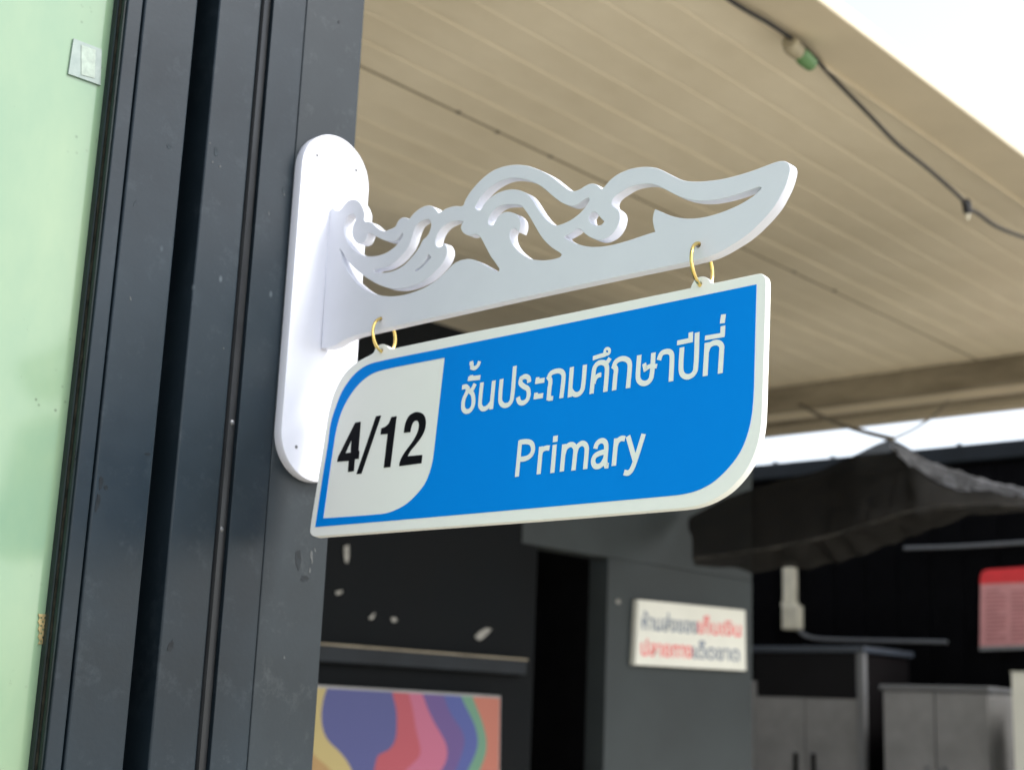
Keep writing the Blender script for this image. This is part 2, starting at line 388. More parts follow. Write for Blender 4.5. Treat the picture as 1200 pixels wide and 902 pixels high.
# edge strip with a canted face
bm = bmesh.new()
pr = [(XS, YP + 0.003), (XS + 0.0015, YP - 0.001), (XG2, YP + 0.0045), (XG2, YP + 0.02), (XS, YP + 0.02)]
a = [bm.verts.new((x, y, 0)) for x, y in pr]; b = [bm.verts.new((x, y, ZT)) for x, y in pr]
for k in range(5): bm.faces.new((a[k], a[(k + 1) % 5], b[(k + 1) % 5], b[k]))
bm.faces.new(a); bm.faces.new(b)
bmesh.ops.recalc_face_normals(bm, faces=bm.faces)
me = bpy.data.meshes.new('edge_strip'); bm.to_mesh(me); bm.free()
link('edge_strip', me, M['strip'], post)
box('flat_tube', XGR, XS - 0.0005, YP + 0.001, YP + 0.10, 0, ZT, M['post'], post, 0.002)
box('seam', XG2 - 0.001, XG2 + 0.003, YP + 0.05, YP + 0.06, 0, ZT, M['black'], post)
box('recess_back', XGL - 0.01, XGR + 0.01, YP + 0.085, YP + 0.10, 0, ZT, M['black'], post)
def screw_mesh(r=0.0045, h=0.003):
    bm = bmesh.new()
    bmesh.ops.create_uvsphere(bm, u_segments=14, v_segments=8, radius=r)
    bmesh.ops.scale(bm, vec=(1, h / r, 1), verts=bm.verts)
    me = bpy.data.meshes.new('screw'); bm.to_mesh(me); bm.free(); smooth(me); return me
sc_me = screw_mesh(0.0034, 0.0024); sc_me.materials.append(M['steel'])
for px in ((271.5, 495), (258.5, 620)):
    p = onY(*px, YP + 0.002)
    link('screw', sc_me, M['steel'], post, Matrix.Translation(p))

win = thing('window', 'tall window with green glass, a pale reflection put into its colour, in a charcoal frame', 'window', (XG - 0.6, YP + 0.03, 0))
GD = 0.023
box('jamb', XG + 0.0012, XGL, YP + 0.001, YP + 0.09, 0, ZT, M['jamb'], win, 0.0018)
box('glazing_bead', XJ, XG - 0.0006, YP + 0.0022, YP + 0.085, 0, ZT, M['jamb'], win, 0.0012)
box('bead_seam', XG - 0.003, XG + 0.003, YP + 0.04, YP + 0.05, 0, ZT, M['black'], win)
box('gasket', XJ - 0.0018, XJ + 0.0, YP + 0.005, YP + GD + 0.01, 0, ZT, M['gasket'], win, 0.002)
box('gasket_lip', XJ - 0.0042, XJ - 0.0012, YP + 0.0145, YP + GD + 0.012, 0, ZT, M['gasket'], win, 0.002)
box('grime_line', XJ - 0.0026, XJ - 0.0014, YP + 0.0115, YP + 0.0147, 0, ZT, M['rust'], win)
box('glass_pane', XJ - 1.9, XJ - 0.003, YP + GD, YP + GD + 0.008, 0.4, ZT - 0.1, M['glass'], win)
box('bottom_rail', XJ - 1.9, XJ, YP + 0.002, YP + 0.085, 0, 0.43, M['jamb'], win, 0.003)
box('top_rail', XJ - 1.9, XJ, YP + 0.002, YP + 0.085, ZT - 0.12, ZT, M['jamb'], win, 0.003)
box('jamb', XJ - 2.0, XJ - 1.902, YP + 0.001, YP + 0.09, 0, ZT, M['jamb'], win, 0.002)
box('back_panel', XJ - 2.0, XGL, YP + 0.092, YP + 0.11, 0, ZT, M['cabwhite'], win)

# scuffs, chips and dried drips on the painted steel
def blob(px, rx, ry, Y, m, parent, seed, name='scuff_mark', tilt=0.0):
    rn = random.Random(seed); n = 14; c = onY(*px, Y); u = 1.45 / F
    lp = []
    for k in range(n):
        t = 2 * math.pi * k / n; q = rn.uniform(0.65, 1.1)
        x, y = math.cos(t) * rx * q * u, math.sin(t) * ry * q * u
        lp.append((x * math.cos(tilt) - y * math.sin(tilt), x * math.sin(tilt) + y * math.cos(tilt)))
    mw = frame(c, Vector((1, 0, 0)), Vector((0, 0, 1)))
    slab(name, [lp], mw @ Matrix.Translation((0, 0, 0.0003)), 0.0003, m, parent)
M['chip'] = mat('pale_chipped_paint', (0.060, 0.066, 0.068), 0.7, var=0.4, scale=300)
M['smear'] = mat('dull_dust_smear', (0.027, 0.036, 0.043), 0.75, var=0.35, scale=90, spec=0.2)
M['drip'] = mat('dark_dried_drip', (0.0085, 0.012, 0.015), 0.4, var=0.4, scale=90, spec=0.22)
k_ = 0
for px, rx, ry, mm, tl, par, dy in [
    ((365, 652), 2.2, 9, 'chip', 0.2, 'p', 0), ((363, 668), 1.4, 4, 'chip', 0.0, 'p', 0), ((369, 644), 1.2, 3, 'chip', 0.4, 'p', 0), ((350, 655), 5, 16, 'drip', 0.1, 'p', 0), ((357, 678), 7, 4, 'drip', 0.0, 'p', 0),
    ((397, 26), 2.2, 3, 'drip', 0.0, 'p', 0), ((333, 770), 1.2, 2.4, 'chip', 0.3, 'p', 0),
    ((332, 223), 2.4, 4.2, 'smear', 0.4, 'm', 0), ((315, 250), 0.9, 3, 'chip', 0.1, 'm', 0), ((333, 228), 1.2, 1.4, 'chip', 0.0, 'm', 0),
    ((253, 178), 3.2, 7, 'smear', 0.2, 'f', 0), ((258, 195), 1.6, 1.4, 'chip', 0.0, 'f', 0), ((246, 168), 1.3, 1.1, 'chip', 0.0, 'f', 0), ((249, 190), 1.0, 1.6, 'chip', 0.0, 'f', 0), ((200, 757), 3.5, 7, 'drip', -0.3, 'f', 0), ((262, 408), 1.1, 1.1, 'chip', 0, 'f', 0),
    ((118, 566), 3, 8, 'drip', 0.0, 'j', 0), ((124, 571), 3, 3, 'drip', 0.0, 'j', 0), ((114, 590), 3, 12, 'drip', -0.1, 'j', 0), ((173, 532), 4, 1.8, 'drip', 0.1, 'j', 0), ((153, 350), 1.0, 3.0, 'chip', 0.4, 'j', 0), ((158, 238), 1.2, 4.0, 'smear', -0.4, 'j', 0), ((198, 172), 4, 3, 'smear', 0, 'j', 0)]:
    k_ += 1
    Yq = {'p': YP, 'm': YP + 0.0012, 'f': YP + 0.001, 'j': YP + 0.001}[par]
    blob(px, rx, ry, Yq, M[mm], win if par == 'j' else post, k_, tilt=tl)

# plastic patch stuck on the glass
YG = YP + GD
def patch(name, pxs, Y, th, m, lab, cat, parent=None, n=1, group=None, axis='Y'):
    fn = onY if axis == 'Y' else onX
    P = [fn(x, y, Y) for x, y in pxs]
    o = sum(P, Vector()) / len(P)
    if axis == 'Y': mw = frame(o, Vector((1, 0, 0)), Vector((0, 0, 1)))
    else: mw = frame(o, Vector((0, -1, 0)), Vector((0, 0, 1)))
    inv = mw.inverted()
    lp = [(inv @ p).to_2d() for p in P]
    ob = slab(name, [lp], mw @ Matrix.Translation((0, 0, th)), th, m, parent)
    if parent is None: tag(ob, lab, cat, group)
    return ob
pt = patch('plastic_patch', [(85, 46), (118, 58.7), (116.6, 100.8), (78.8, 87.3)], YG, 0.0022, M['clear'], 'small square silvery plastic patch stuck on the pale green glass', 'sticker')
patch('label_stripe', [(95, 53), (112, 59), (110.5, 92), (95, 88)], YG - 0.0022, 0.0006, M['label'], None, None, pt)

# perforated brass strip at the glass edge
p0 = onY(53, 737, YG)
br = thing('brass_strip', 'short perforated brass strip stuck at the edge of the green glass', 'metal strip', p0)
u = 12.0 / F * 1.16
lp = []
for k in range(9): lp.append(onY(46 if k % 2 else 44, 719 + k * 4.4, YG))
for k in range(9): lp.append(onY(60 if k % 2 else 62, 755 - k * 4.4, YG))
mw = frame(p0, Vector((1, 0, 0)), Vector((0, 0, 1))); inv = mw.inverted()
loops = [[(inv @ p).to_2d() for p in lp]]
for r_ in range(7):
    for c_ in range(3):
        cpt = inv @ onY(48.5 + c_ * 4.6 + (1.2 if r_ % 2 else -1.0), 723.5 + r_ * 4.6, YG)
        loops.append([(cpt.x + 0.0011 * math.cos(t), cpt.y + 0.0011 * math.sin(t)) for t in [k * math.pi / 3 for k in range(6)]])
slab('strip', loops, mw @ Matrix.Translation((0, 0, 0.0012)), 0.001, M['brassmesh'], br)

# ================================================================== white bracket: back plate and scroll arm
D = 1.15
TP = YP - D
brk = thing('wall_bracket', 'white cut-out scroll bracket with rounded back plate screwed to the charcoal post', 'bracket', (0.953, D, onY(381, 330, D).z))
pl, prr = onY(353.5, 200, D).x, onY(432.6, 215, D).x
pcx = (pl + prr) / 2; R_ = (prr - pl) / 2
zt = onY(390, 157.5, D).z; zbm = onY(370, 564.5, D).z
lp = []
for k in range(33):
    t = math.pi * k / 32; lp.append((R_ * math.cos(t), (zt - R_) + R_ * math.sin(t)))
for k in range(33):
    t = math.pi + math.pi * k / 32; lp.append((R_ * math.cos(t), (zbm + R_) + R_ * math.sin(t)))
mw = frame(Vector((pcx, D, 0)), Vector((1, 0, 0)), Vector((0, 0, 1)))
plate = slab('back_plate', [lp], mw, TP + 0.0005, M['white'], brk, 0.0007)
sm = screw_mesh(0.0019, 0.0010); sm.materials.append(M['steel'])
pts = [onY(371.8, 182, D), onY(417.5, 199.5, D), onY(347.2, 523.5, D)]
pts.append(Vector((2 * pcx - pts[2].x, D, pts[2].z)))
for p in pts: link('screw', sm, M['steel'], plate, Matrix.Translation(p))

XA = onY(381, 330, D).x
TA = 0.0115
OUT = [(386,248),(388.5,244),(390.5,242.5),(392.5,246),(396,247.2),(400,244.2),(404,239),(408,235.3),(413,233.7),(417.5,234.5),(421.5,237.3),(425,243),(427,249.5),(427,254),(426.6,257),(428,259.7),(431,259.4),(435,260.7),(439,264),(443,267.5),(447,270),(451,270.8),(455.5,269.3),(460,267.5),(463.5,265.2),(465.5,261),(468,257.3),(472,254.9),(476,255.1),(479.5,256.7),
(484,251),(489,246.5),(495,242.7),(500,241),(505,241.2),(509,243.5),(512,247),(514,249.7),(517,248),(521,245.4),(527,242.8),(534,241.6),(540,241.8),(543,240.5),(546,233),(551,225),(558,216.5),(566,208.5),(576,201),(586,196.4),(597,193.8),(607,193.2),(618,194.4),(627,197.2),(636,201),(645,206),(653,212),(661,218.5),(667,222.7),(672,224),(678,222.5),(684,219),(689,216.2),(694,215.2),(699,216.4),(702.5,219.5),(705,221.7),(707.5,219.7),(711,215.5),(716,210),(724,204.2),(734,199.6),(742,197.2),(751,195.9),(760,195.7),(768,196.7),(775,199.2),(783,203.2),(792,207.8),(800,211.2),(808,212.6),(820,212.8),(834,211.6),(848,209.5),(866,205),(884,199.3),(900,193.2),(910,189.7),(917,188.7),(921.5,189.7),(925,192.8),(926,198),(924.5,206),(921,217),(915.5,228.5),(909,240),(900,251.5),(890,262),(880,271.5),(869,280),(857,287.5),(844,295),(829,301.3),(811,306),(780,312.5),(740,320.8),(700,329.4),(660,338),(620,346.8),(580,355.7),(540,364.7),(500,373.7),(460,382.7),(422,391.5),(408,396),(400,400),(393,404.5),(384,407.5),(376.5,408)]
H1 = [(413,250.5),(408,253),(404.5,259),(403,266),(404,275),(407,283),(412,290),(418.5,295.7),(426,299.3),(434,300.5),(443,299.5),(452,296.5),(460,291.3),(465,286.8),(470,280),(472,275.5),(471.6,272.2),(468,277),(464.5,281),(460,282.8),(453,282.3),(446,279.8),(439,276),(435.5,274),(431,273.3),(430,277),(428.5,281),(426,284),(421.5,285.7),(417,283.5),(414,279),(412.5,273),(413,267),(414.5,262),(416.8,257.5),(416.2,253.5)]
H2 = [(398,290.5),(399,297),(402,307),(407,317),(413,326),(421,334),(431,341),(443,345.5),(455,347.2),(467,346.5),(480,343.7),(495,338.2),(504,333.2),(513,327),(521,319.5),(529.5,311),(534,307.5),(540,304.8),(548,303.4),(556,304.6),(565,309),(574,314),(582,318.5),(584.7,318),(585,315),(580,307.5),(575,300.5),(570,291.5),(565.5,282.5),(561,275.8),(555,274.6),(550,276),(545,274.5),(541.3,271),(539.7,267),(540.8,263.5),(543,259.6),(536,258.6),(528,260.2),(520,264.7),(514.5,271),(511,279),(510.2,285),(512,289),(515,289.7),(518.5,287.7),(520.5,285),(523,289),(524,294.5),(522.5,301),(519,308),(513,315),(506,322),(498,328),(490,332),(480,335.7),(468,338.2),(455,337.2),(443,333.2),(434,328.3),(426,323),(418,316.5),(411,310),(405.5,303),(401.5,296)]
H3 = [(438,316.8),(440.5,315.4),(448,314),(456,311),(465,305),(472,298),(478,290),(482,281),(485,271),(488,264.5),(492.5,260),(498,257.4),(502.5,256.8),(504.7,260),(505,265),(503,272),(500,277),(495.5,281),(493.5,285),(490.5,290.5),(486,297),(480,304),(473,310.8),(465,315.7),(457,318.5),(449,319.6),(442,319.8),(438.7,318.8)]
H4 = [(485.6,316.6),(488.5,314.8),(494,310.3),(498.7,304.3),(501,298.6),(502.6,298),(505,302),(502.3,304.8),(497.5,310),(491.5,315.3),(487.4,318)]
H5 = [(556.5,242.3),(559,238),(563,231.3),(568,225.3),(575,219),(584,213.4),(593,209.8),(602,208.6),(611,209.4),(619,211.2),(627,214.5),(634,218.5),(642,224.8),(650,231.7),(657,236.8),(664,240),(671,241.2),(677,239.2),(682,235.8),(686.5,232.7),(690,231.8),(690.6,235),(688,240),(684,245),(678,251),(670,257),(662,261.2),(655,263.6),(650,264),(645.5,261.8),(640.5,257.8),(635.5,252),(630,244.2),(625,236),(620,229.5),(614,225.2),(608,222.9),(600,222),(592,223),(584,225.7),(577.5,229.5),(571,234.7),(566.5,240.3),(563.8,245),(561,246.5),(558,245)]
H6 = [(572,259.3),(573,255.5),(576.5,249),(582,243.5),(589,240.3),(598,239.5),(607,239.9),(611.5,241.8),(617,249),(622,256.5),(627,265.3),(633,275.5),(640,284.3),(648,291.2),(656,296.2),(658,298.6),(656,301.3),(646,304),(636,305),(628,304.6),(619.5,302.6),(612,298),(605,292),(600,285),(597.6,278),(598,272),(600,268.6),(603,267.6),(605.5,269),(607.8,272.3),(609.6,267),(610,261),(609,256.2),(605.5,251.8),(600,249),(594,248.2),(588.5,249.7),(583.5,254),(580.5,259.3),(578.3,263.6),(575,264.2),(572.5,262.4)]
H7 = [(690,254),(693,249),(697,248.3),(700.3,251),(704,255.8),(708,259.5),(705,263),(700,264.2),(695,263),(691,259.5)]
H8 = [(661.5,277),(667,274),(672,271),(676,268),(680,268.5),(685,273.5),(692,278.3),(699,280.8),(705,280.8),(712,278),(718.5,273),(723.3,266),(725.8,259),(726.5,252.5),(725,247.3),(721.5,243.9),(718,241.4),(716.8,238),(718.4,233),(722.5,228.5),(728,225),(736,220),(744,217.2),(753,215.6),(762,215.4),(770,217.4),(778,221.2),(788,226.6),(798,231),(808,233.8),(818,235.2),(828,235.3),(838,234.2),(850,231.8),(865,227.5),(880,222.4),(889.5,219.2),(892.3,220.2),(890,223.2),(884,228.8),(876,234.2),(865,240.5),(850,247),(835,252),(820,255.3),(805,256.2),(795,255),(785,252.5),(776,248.7),(767.5,245.2),(765.5,251),(764.8,258.5),(765.8,265),(767.5,271.5),(754,275.8),(740,280.6),(725,285),(710,288.3),(696,289.3),(685,288.3),(675,285.4),(667,281.6),(662.5,279)]
mwA = frame(Vector((XA, D, EYE + 0.4)), Vector((0, -1, 0)), Vector((0, 0, 1)))
invA = mwA.inverted()
def armpts(L, n=3, corner=42):
    return [(p.x, p.y) for p in catmull([(invA @ onX(x, y, XA)).to_2d().to_3d() for x, y in L], True, n, corner)]
outer = armpts(OUT, 4)
outer = [(max(x, -0.001), y) for x, y in outer]
loops = [outer] + [armpts(h) for h in (H1, H2, H3, H4, H5, H6, H7, H8)]
A1, A2 = onX(445.6, 373.8, XA), onX(818, 287, XA)
def circ(c, r, n=16): return [(c.x + r * math.cos(2 * math.pi * k / n), c.y + r * math.sin(2 * math.pi * k / n)) for k in range(n)]
for A in (A1, A2): loops.append(circ(invA @ A, 0.0026))
slab('scroll_arm', loops, mwA, TA, M['white'], brk, 0.0005)

# ================================================================== hanging sign
SN = Vector((-0.99259631, 0.0103898, 0.12101495)).normalized()
SH = Vector((-0.0103, -0.99995, 0.0012)); SH = (SH - SN * SH.dot(SN)).normalized()
SV = SN.cross(SH)
if SV.z < 0: SV = -SV
S0 = onX(633, 371, XA + 0.001)
mwS = frame(S0, SH, SV)
invS = mwS.inverted()
def sg(x, y): return (invS @ onP(x, y, S0, SN)).to_2d()
def sgl(L, n=4, corner=50, closed=True): return [(p.x, p.y) for p in catmull([sg(x, y).to_3d() for x, y in L], closed, n, corner)]
sign = thing('hanging_sign', 'blue and white classroom sign reading 4/12 Primary hanging from two brass rings', 'sign', S0)
TS = 0.0072
BOARD = [(363.2,621),(364.5,626),(368.5,628.3),(374,628),(500,618.6),(640,608.2),(780,596.8),(805,594.5),(818,592),(834,586),(852,575),(866,561.5),(877,546.5),(886,527),(891,507),(893.3,485),(894.8,440),(896.4,390),(897.8,336),(897.6,328),(896,323.2),(892,320.6),(887,321),(836,331.6),(833,331),(830.5,327),(826,324.3),(820.5,324),(815,326.5),(811.5,331.5),(809,337.4),(640,372.3),(546.7,390.3),(462,408),(458.5,408.6),(455.8,407.8),(453,404.8),(448.5,403),(443.5,404.4),(440,408),(437.8,412.8),(433,416.2),(427,419.2),(416,426),(403,438.6),(392.3,458.5),(385.8,480),(382,502),(378.3,526),(370,577)]
holes = [sg(447, 410.5), sg(819.8, 333)]
bl = [sgl(BOARD)] + [circ(h.to_3d(), 0.0022) for h in holes]
slab('board', bl, mwS, TS, M['signwhite'], sign, 0.0006)
BLUE = [(369.8,617.3),(500,606.3),(680,590.3),(780,581.3),(800,579),(817,574.6),(834,566),(851,551),(866,531.8),(875.3,511),(881,486.6),(883.3,460),(884.2,430),(885.2,390),(886.7,333.5),(640,384.2),(520,408.4),(443,424),(426.7,430),(413.3,441.3),(401.3,458.7),(393.3,478.7),(388,496),(384.7,520),(378.3,560)]
TILE = [(379,607.3),(447,602.2),(459.3,599.3),(474.8,591.6),(488.8,579),(499.7,564),(506.7,543.5),(509.8,522),(512.3,500),(521.5,419),(451,432.9),(434.7,438.7),(421.3,449.3),(410.7,462.7),(401.3,480),(395.3,498.7),(391.3,520)]
slab('blue_panel', [sgl(BLUE, 4, 40), sgl(TILE, 4, 40)], mwS @ Matrix.Translation((0, 0, 0.0005)), 0.0004, M['blue'], sign)

Q4 = lambda z: (385 + z[0] / 9.017, 470 + z[1] / 9.017)
four = [(285,228),(343,218),(318,525),(328,525),(322,608),(281,612),(269,738),(207,748),(217,630),(94,640),(105,588)]
fhole = [(246,403),(180,552),(237,543)]
slash = [(505,160),(558,152),(350,765),(298,771)]
one = [(668,168),(722,160),(655,695),(587,703),(628,345),(553,352),(560,287),(600,272),(640,238)]
two = [(799,335),(804,290),(820,222),(852,160),(898,126),(948,116),(998,134),(1024,178),(1030,240),(1016,310),(980,382),(920,462),(872,520),(836,582),(993,568),(984,655),(749,686),(757,640),(785,578),(832,508),(890,430),(935,350),(954,292),(958,242),(945,212),(920,206),(896,226),(880,262),(866,326)]
def glyph(name, loops, parent, m, off=0.0006, smoothn=4, corner=50):
    return slab(name, [sgl([Q4(z) for z in l], smoothn, corner) for l in loops], mwS @ Matrix.Translation((0, 0, off)), 0.0005, m, parent)
glyph('numeral', [four, fhole], sign, M['print_black'], corner=10)
glyph('slash_mark', [slash], sign, M['print_black'])
glyph('numeral', [one], sign, M['print_black'], corner=35)
glyph('numeral', [two], sign, M['print_black'], corner=45)

def ribbons(name, strokes, conv, parent, m, mw, to2, width, z0=0.0009, dz=0.00005, n=5, corner=60):
    bm = bmesh.new()
    for si, st in enumerate(strokes):
        wd = width
        if isinstance(st, tuple): wd, st = width * st[0], st[1]
        P = [Vector(to2(*conv(p))) for p in st]
        if len(P) > 2: P = [p.to_2d() for p in catmull([p.to_3d() for p in P], False, n, corner)]
        L_, R2 = [], []
        for i, p in enumerate(P):
            a = (p - P[i - 1]).normalized() if i else None
            b = (P[i + 1] - p).normalized() if i < len(P) - 1 else None
            if a is None: t = b; k = 1
            elif b is None: t = a; k = 1
            else:
                t = (a + b)
                t = t.normalized() if t.length > 1e-6 else a
                k = 1 / max(0.5, t.dot(a))
            nn = Vector((-t.y, t.x)) * (wd / 2 * k)
            z = z0 + si * dz
            L_.append(bm.verts.new((p.x + nn.x, p.y + nn.y, z))); R2.append(bm.verts.new((p.x - nn.x, p.y - nn.y, z)))
        for i in range(len(P) - 1): bm.faces.new((R2[i], R2[i + 1], L_[i + 1], L_[i]))
    me = bpy.data.meshes.new(name); bm.to_mesh(me); bm.free()
    return link(name, me, m, parent, mw)
QP = lambda z: (590 + z[0] / 6.667, 490 + z[1] / 6.667)
WL = 0.0049
prim = {
 'P': [[(110,458),(137,174)], [(128,190),(185,184),(222,196),(236,228),(232,268),(208,300),(170,318),(120,322)]],
 'r': [[(280,438),(299,222)], [(290,300),(305,255),(335,235),(366,234)]],
 'i': [[(387,428),(406,208)], (1.12, [(409,187),(413,138)])],
 'm': [[(461,417),(480,204)], [(474,285),(490,238),(520,210),(548,210),(566,235),(566,275),(552,409)], [(566,280),(582,228),(612,200),(638,202),(655,228),(655,275),(644,399)]],
 'a': [[(722,240),(735,202),(765,178),(795,184),(808,215),(804,290),(800,345),(808,372),(827,371)], [(806,262),(765,272),(722,295),(706,335),(718,372),(745,378),(775,360),(800,318)]],
 'r2': [[(867,373),(887,158)], [(877,240),(895,185),(925,160),(956,162)]],
 'y': [[(978,141),(1032,330)], [(1101,124),(1040,318),(1008,400),(980,428),(947,424)]],
}
for k, st in prim.items():
    ribbons('letter', st, QP, sign, M['print_white'], mwS, sg, WL)
Q5 = lambda z: (530 + z[0] / 7.5, 415 + z[1] / 7.5)
Q6 = lambda z: (650 + z[0] / 10.02, 380 + z[1] / 10.02)
Q7 = lambda z: (740 + z[0] / 8.59, 355 + z[1] / 8.59)
thai = [
 (Q5, [[(92,294),(125,287),(143,303),(135,335),(108,395),(100,450),(106,488),(132,505),(165,492),(188,450),(192,395),(180,345),(152,322)], [(160,330),(185,305),(207,262)]]),
 (Q5, [(1.0, [(144,218),(252,206)]), (0.9, [(170,218),(175,186)])]),
 (Q5, [(0.85, [(158,86),(188,76)]), (0.9, [(180,78),(178,120),(205,124),(232,100),(246,64)])]),
 (Q5, [[(267,250),(252,400),(252,455),(275,482),(312,470),(350,425)], [(372,234),(348,486)]]),
 (Q5, [[(440,220),(427,385),(434,430),(465,452),(505,440),(530,395),(556,106)]]),
 (Q5, [[(681,250),(676,212),(645,198),(612,215),(604,252),(630,282),(668,306),(678,345),(668,395),(640,425),(605,428),(588,405),(584,378)]]),
 (Q5, [(1.0, [(735,243),(817,230)]), (0.9, [(752,243),(758,204)])]),
 (Q5, [(1.0, [(722,378),(804,365)]), (0.9, [(738,378),(744,340)])]),
 (Q5, [[(850,215),(872,172),(915,152),(958,152),(982,178),(982,235),(964,388)], [(846,196),(868,232),(860,310),(852,405)], (0.9, [(850,394),(892,388)])]),
 (Q6, [[(210,504),(184,858)], [(196,775),(222,812),(262,828),(308,806),(338,750),(364,478)]]),
 (Q6, [[(440,818),(462,600),(478,510),(518,462),(572,452),(612,478),(622,540),(602,795)], (0.9, [(596,462),(632,440),(658,400)]), (0.9, [(466,700),(485,640),(515,608),(556,594)])]),
 (Q6, [(0.85, [(456,402),(530,378),(610,356)]), (0.62, [(598,340),(596,318),(608,295),(628,288),(648,300),(652,325),(640,348),(618,354),(600,344)])]),
 (Q6, [[(700,510),(722,450),(775,412),(835,410),(880,440),(890,500),(868,752)], [(690,486),(726,525),(720,610),(706,778)]]),
 (Q7, [[(85,528),(72,745),(88,792),(130,812),(178,795),(208,745),(228,503)], (0.85, [(134,612),(146,668),(192,640),(264,640)])]),
 (Q7, [[(282,578),(308,515),(355,492),(400,502),(414,545),(404,792)]]),
 (Q7, [[(515,450),(505,660),(520,722),(568,746),(622,724),(652,670),(668,300)]]),
 (Q7, [(0.9, [(466,406),(625,372)]), (0.95, [(602,384),(605,298)])]),
 (Q7, [[(767,402),(748,738)], [(762,500),(785,440),(835,406),(885,406),(915,440),(915,480),(900,712)]]),
 (Q7, [(0.85, [(746,356),(945,322)]), (0.95, [(923,335),(928,234)])]),
 (Q7, [(1.0, [(921,208),(933,118)])]),
]
for cv, st in thai:
    ribbons('letter', st, cv, sign, M['print_white'], mwS, sg, WL * 1.0)

# brass rings
for A, h, lab in ((A1, holes[0], 'thin brass ring linking the arm to the tab above the number tile'), (A2, holes[1], 'thin brass ring linking the arm to the tab above the last Thai letters')):
    top = Vector((XA + TA / 2, A.y, A.z)); bot = mwS @ Vector((h.x, h.y, -TS / 2))
    c = (top + bot) / 2; up = (top - bot); rr = up.length / 2 + 0.0016; up.normalize()
    sd = (Vector((1, 0, 0)) - up * up.x).normalized()
    tw = Matrix.Rotation(math.radians(8), 3, up); sd = tw @ sd
    bm = bmesh.new(); seg, ns = 56, 10; nr = up.cross(sd); prev = None; rings = []
    gap = 0.0
    for k in range(seg):
        t = 2 * math.pi * k / seg; d = up * math.cos(t) + sd * math.sin(t)
        rings.append([bm.verts.new(d * rr + (d * math.cos(q) + nr * math.sin(q)) * 0.0016) for q in [2 * math.pi * j / ns for j in range(ns)]])
    for k in range(seg):
        for j in range(ns):
            bm.faces.new((rings[k][j], rings[k][(j + 1) % ns], rings[(k + 1) % seg][(j + 1) % ns], rings[(k + 1) % seg][j]))
    bmesh.ops.recalc_face_normals(bm, faces=bm.faces)
    me = bpy.data.meshes.new('hanging_ring'); bm.to_mesh(me); bm.free(); smooth(me)
    tag(link('hanging_ring', me, M['gold'], None, Matrix.Translation(c)), lab, 'ring', 'rings carrying the sign')

# ================================================================== partition wall behind
YA = 3.0
def xa(px, py=700): return onY(px, py, YA).x
XA0, XA1 = 1.2, onY(880.5, 730, YA).x
ZA = onY(530, 384, YA).z
xd0, xd1 = xa(628), xa(711)
zd = onY(670, 646, YA).z
pw = thing('partition_wall', 'dark grey partition wall, its shade painted in black, with an open doorway under the canopy', 'wall', ((XA0 + XA1) / 2, YA, 0))
box('panel', XA0, xd0, YA, YA + 0.08, 0, zd, M['shadewall'], pw)
box('panel', xd1, XA1, YA - 0.004, YA + 0.08, 0, zd, M['darkwall'], pw, 0.003)
xm = xa(612, 620)
box('panel', XA0, xm, YA + 0.001, YA + 0.08, zd, ZA, M['shadewall'], pw)
box('panel', xm, XA1, YA - 0.003, YA + 0.08, zd, ZA, M['darkwall'], pw, 0.003)
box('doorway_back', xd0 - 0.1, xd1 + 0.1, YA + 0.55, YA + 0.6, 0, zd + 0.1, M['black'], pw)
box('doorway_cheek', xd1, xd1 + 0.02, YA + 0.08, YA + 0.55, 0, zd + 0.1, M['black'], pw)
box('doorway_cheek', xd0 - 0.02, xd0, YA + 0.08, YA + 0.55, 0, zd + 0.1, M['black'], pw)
zl = onY(490, 762, YA).z
box('ledge', XA0, xa(612), YA - 0.03, YA + 0.002, zl - 0.05, zl, M['shedtop'], pw, 0.003)
box('ledge_edge', XA0, xa(612), YA - 0.034, YA - 0.0305, zl - 0.006, zl - 0.001, M['beam'], pw)

# torn scraps of paper
scr = [([(402,638),(409,636),(410,650),(408,664),(404,660),(403,650)], 'narrow upright scrap of white paper left on the black wall'),
       ([(391,693),(398,691),(404,690),(401,696),(393,698)], 'small flat white paper scrap on the black wall beside the post'),
       ([(430,724),(437,718),(442,717),(438,725),(433,727)], 'small slanted white paper scrap left of its rounder neighbour on the black wall'),
       ([(457,723),(463,722),(467,727),(463,730),(458,728)], 'small rounded white paper scrap right of its slanted neighbour on the black wall'),
       ([(555,747),(561,739),(571,732),(579,734),(573,742),(563,751),(557,751)], 'largest torn white paper scrap, slanted, on the wall beside the doorway'),
       ([(721,703),(724,701),(728,703),(727,707),(722,707)], 'tiny white paper dot on the grey wall left of the cream notice')]
for P, lab in scr:
    cx_, cy_ = sum(p[0] for p in P) / len(P), sum(p[1] for p in P) / len(P)
    P = [(cx_ + (x - cx_) * 0.82 * random.uniform(0.8, 1.15), cy_ + (y - cy_) * 0.82 * random.uniform(0.8, 1.15)) for x, y in P]
    patch('paper_scrap', P, YA - 0.0045, 0.0006, M['paper'], lab, 'paper scrap', group='paper scraps on the partition wall')

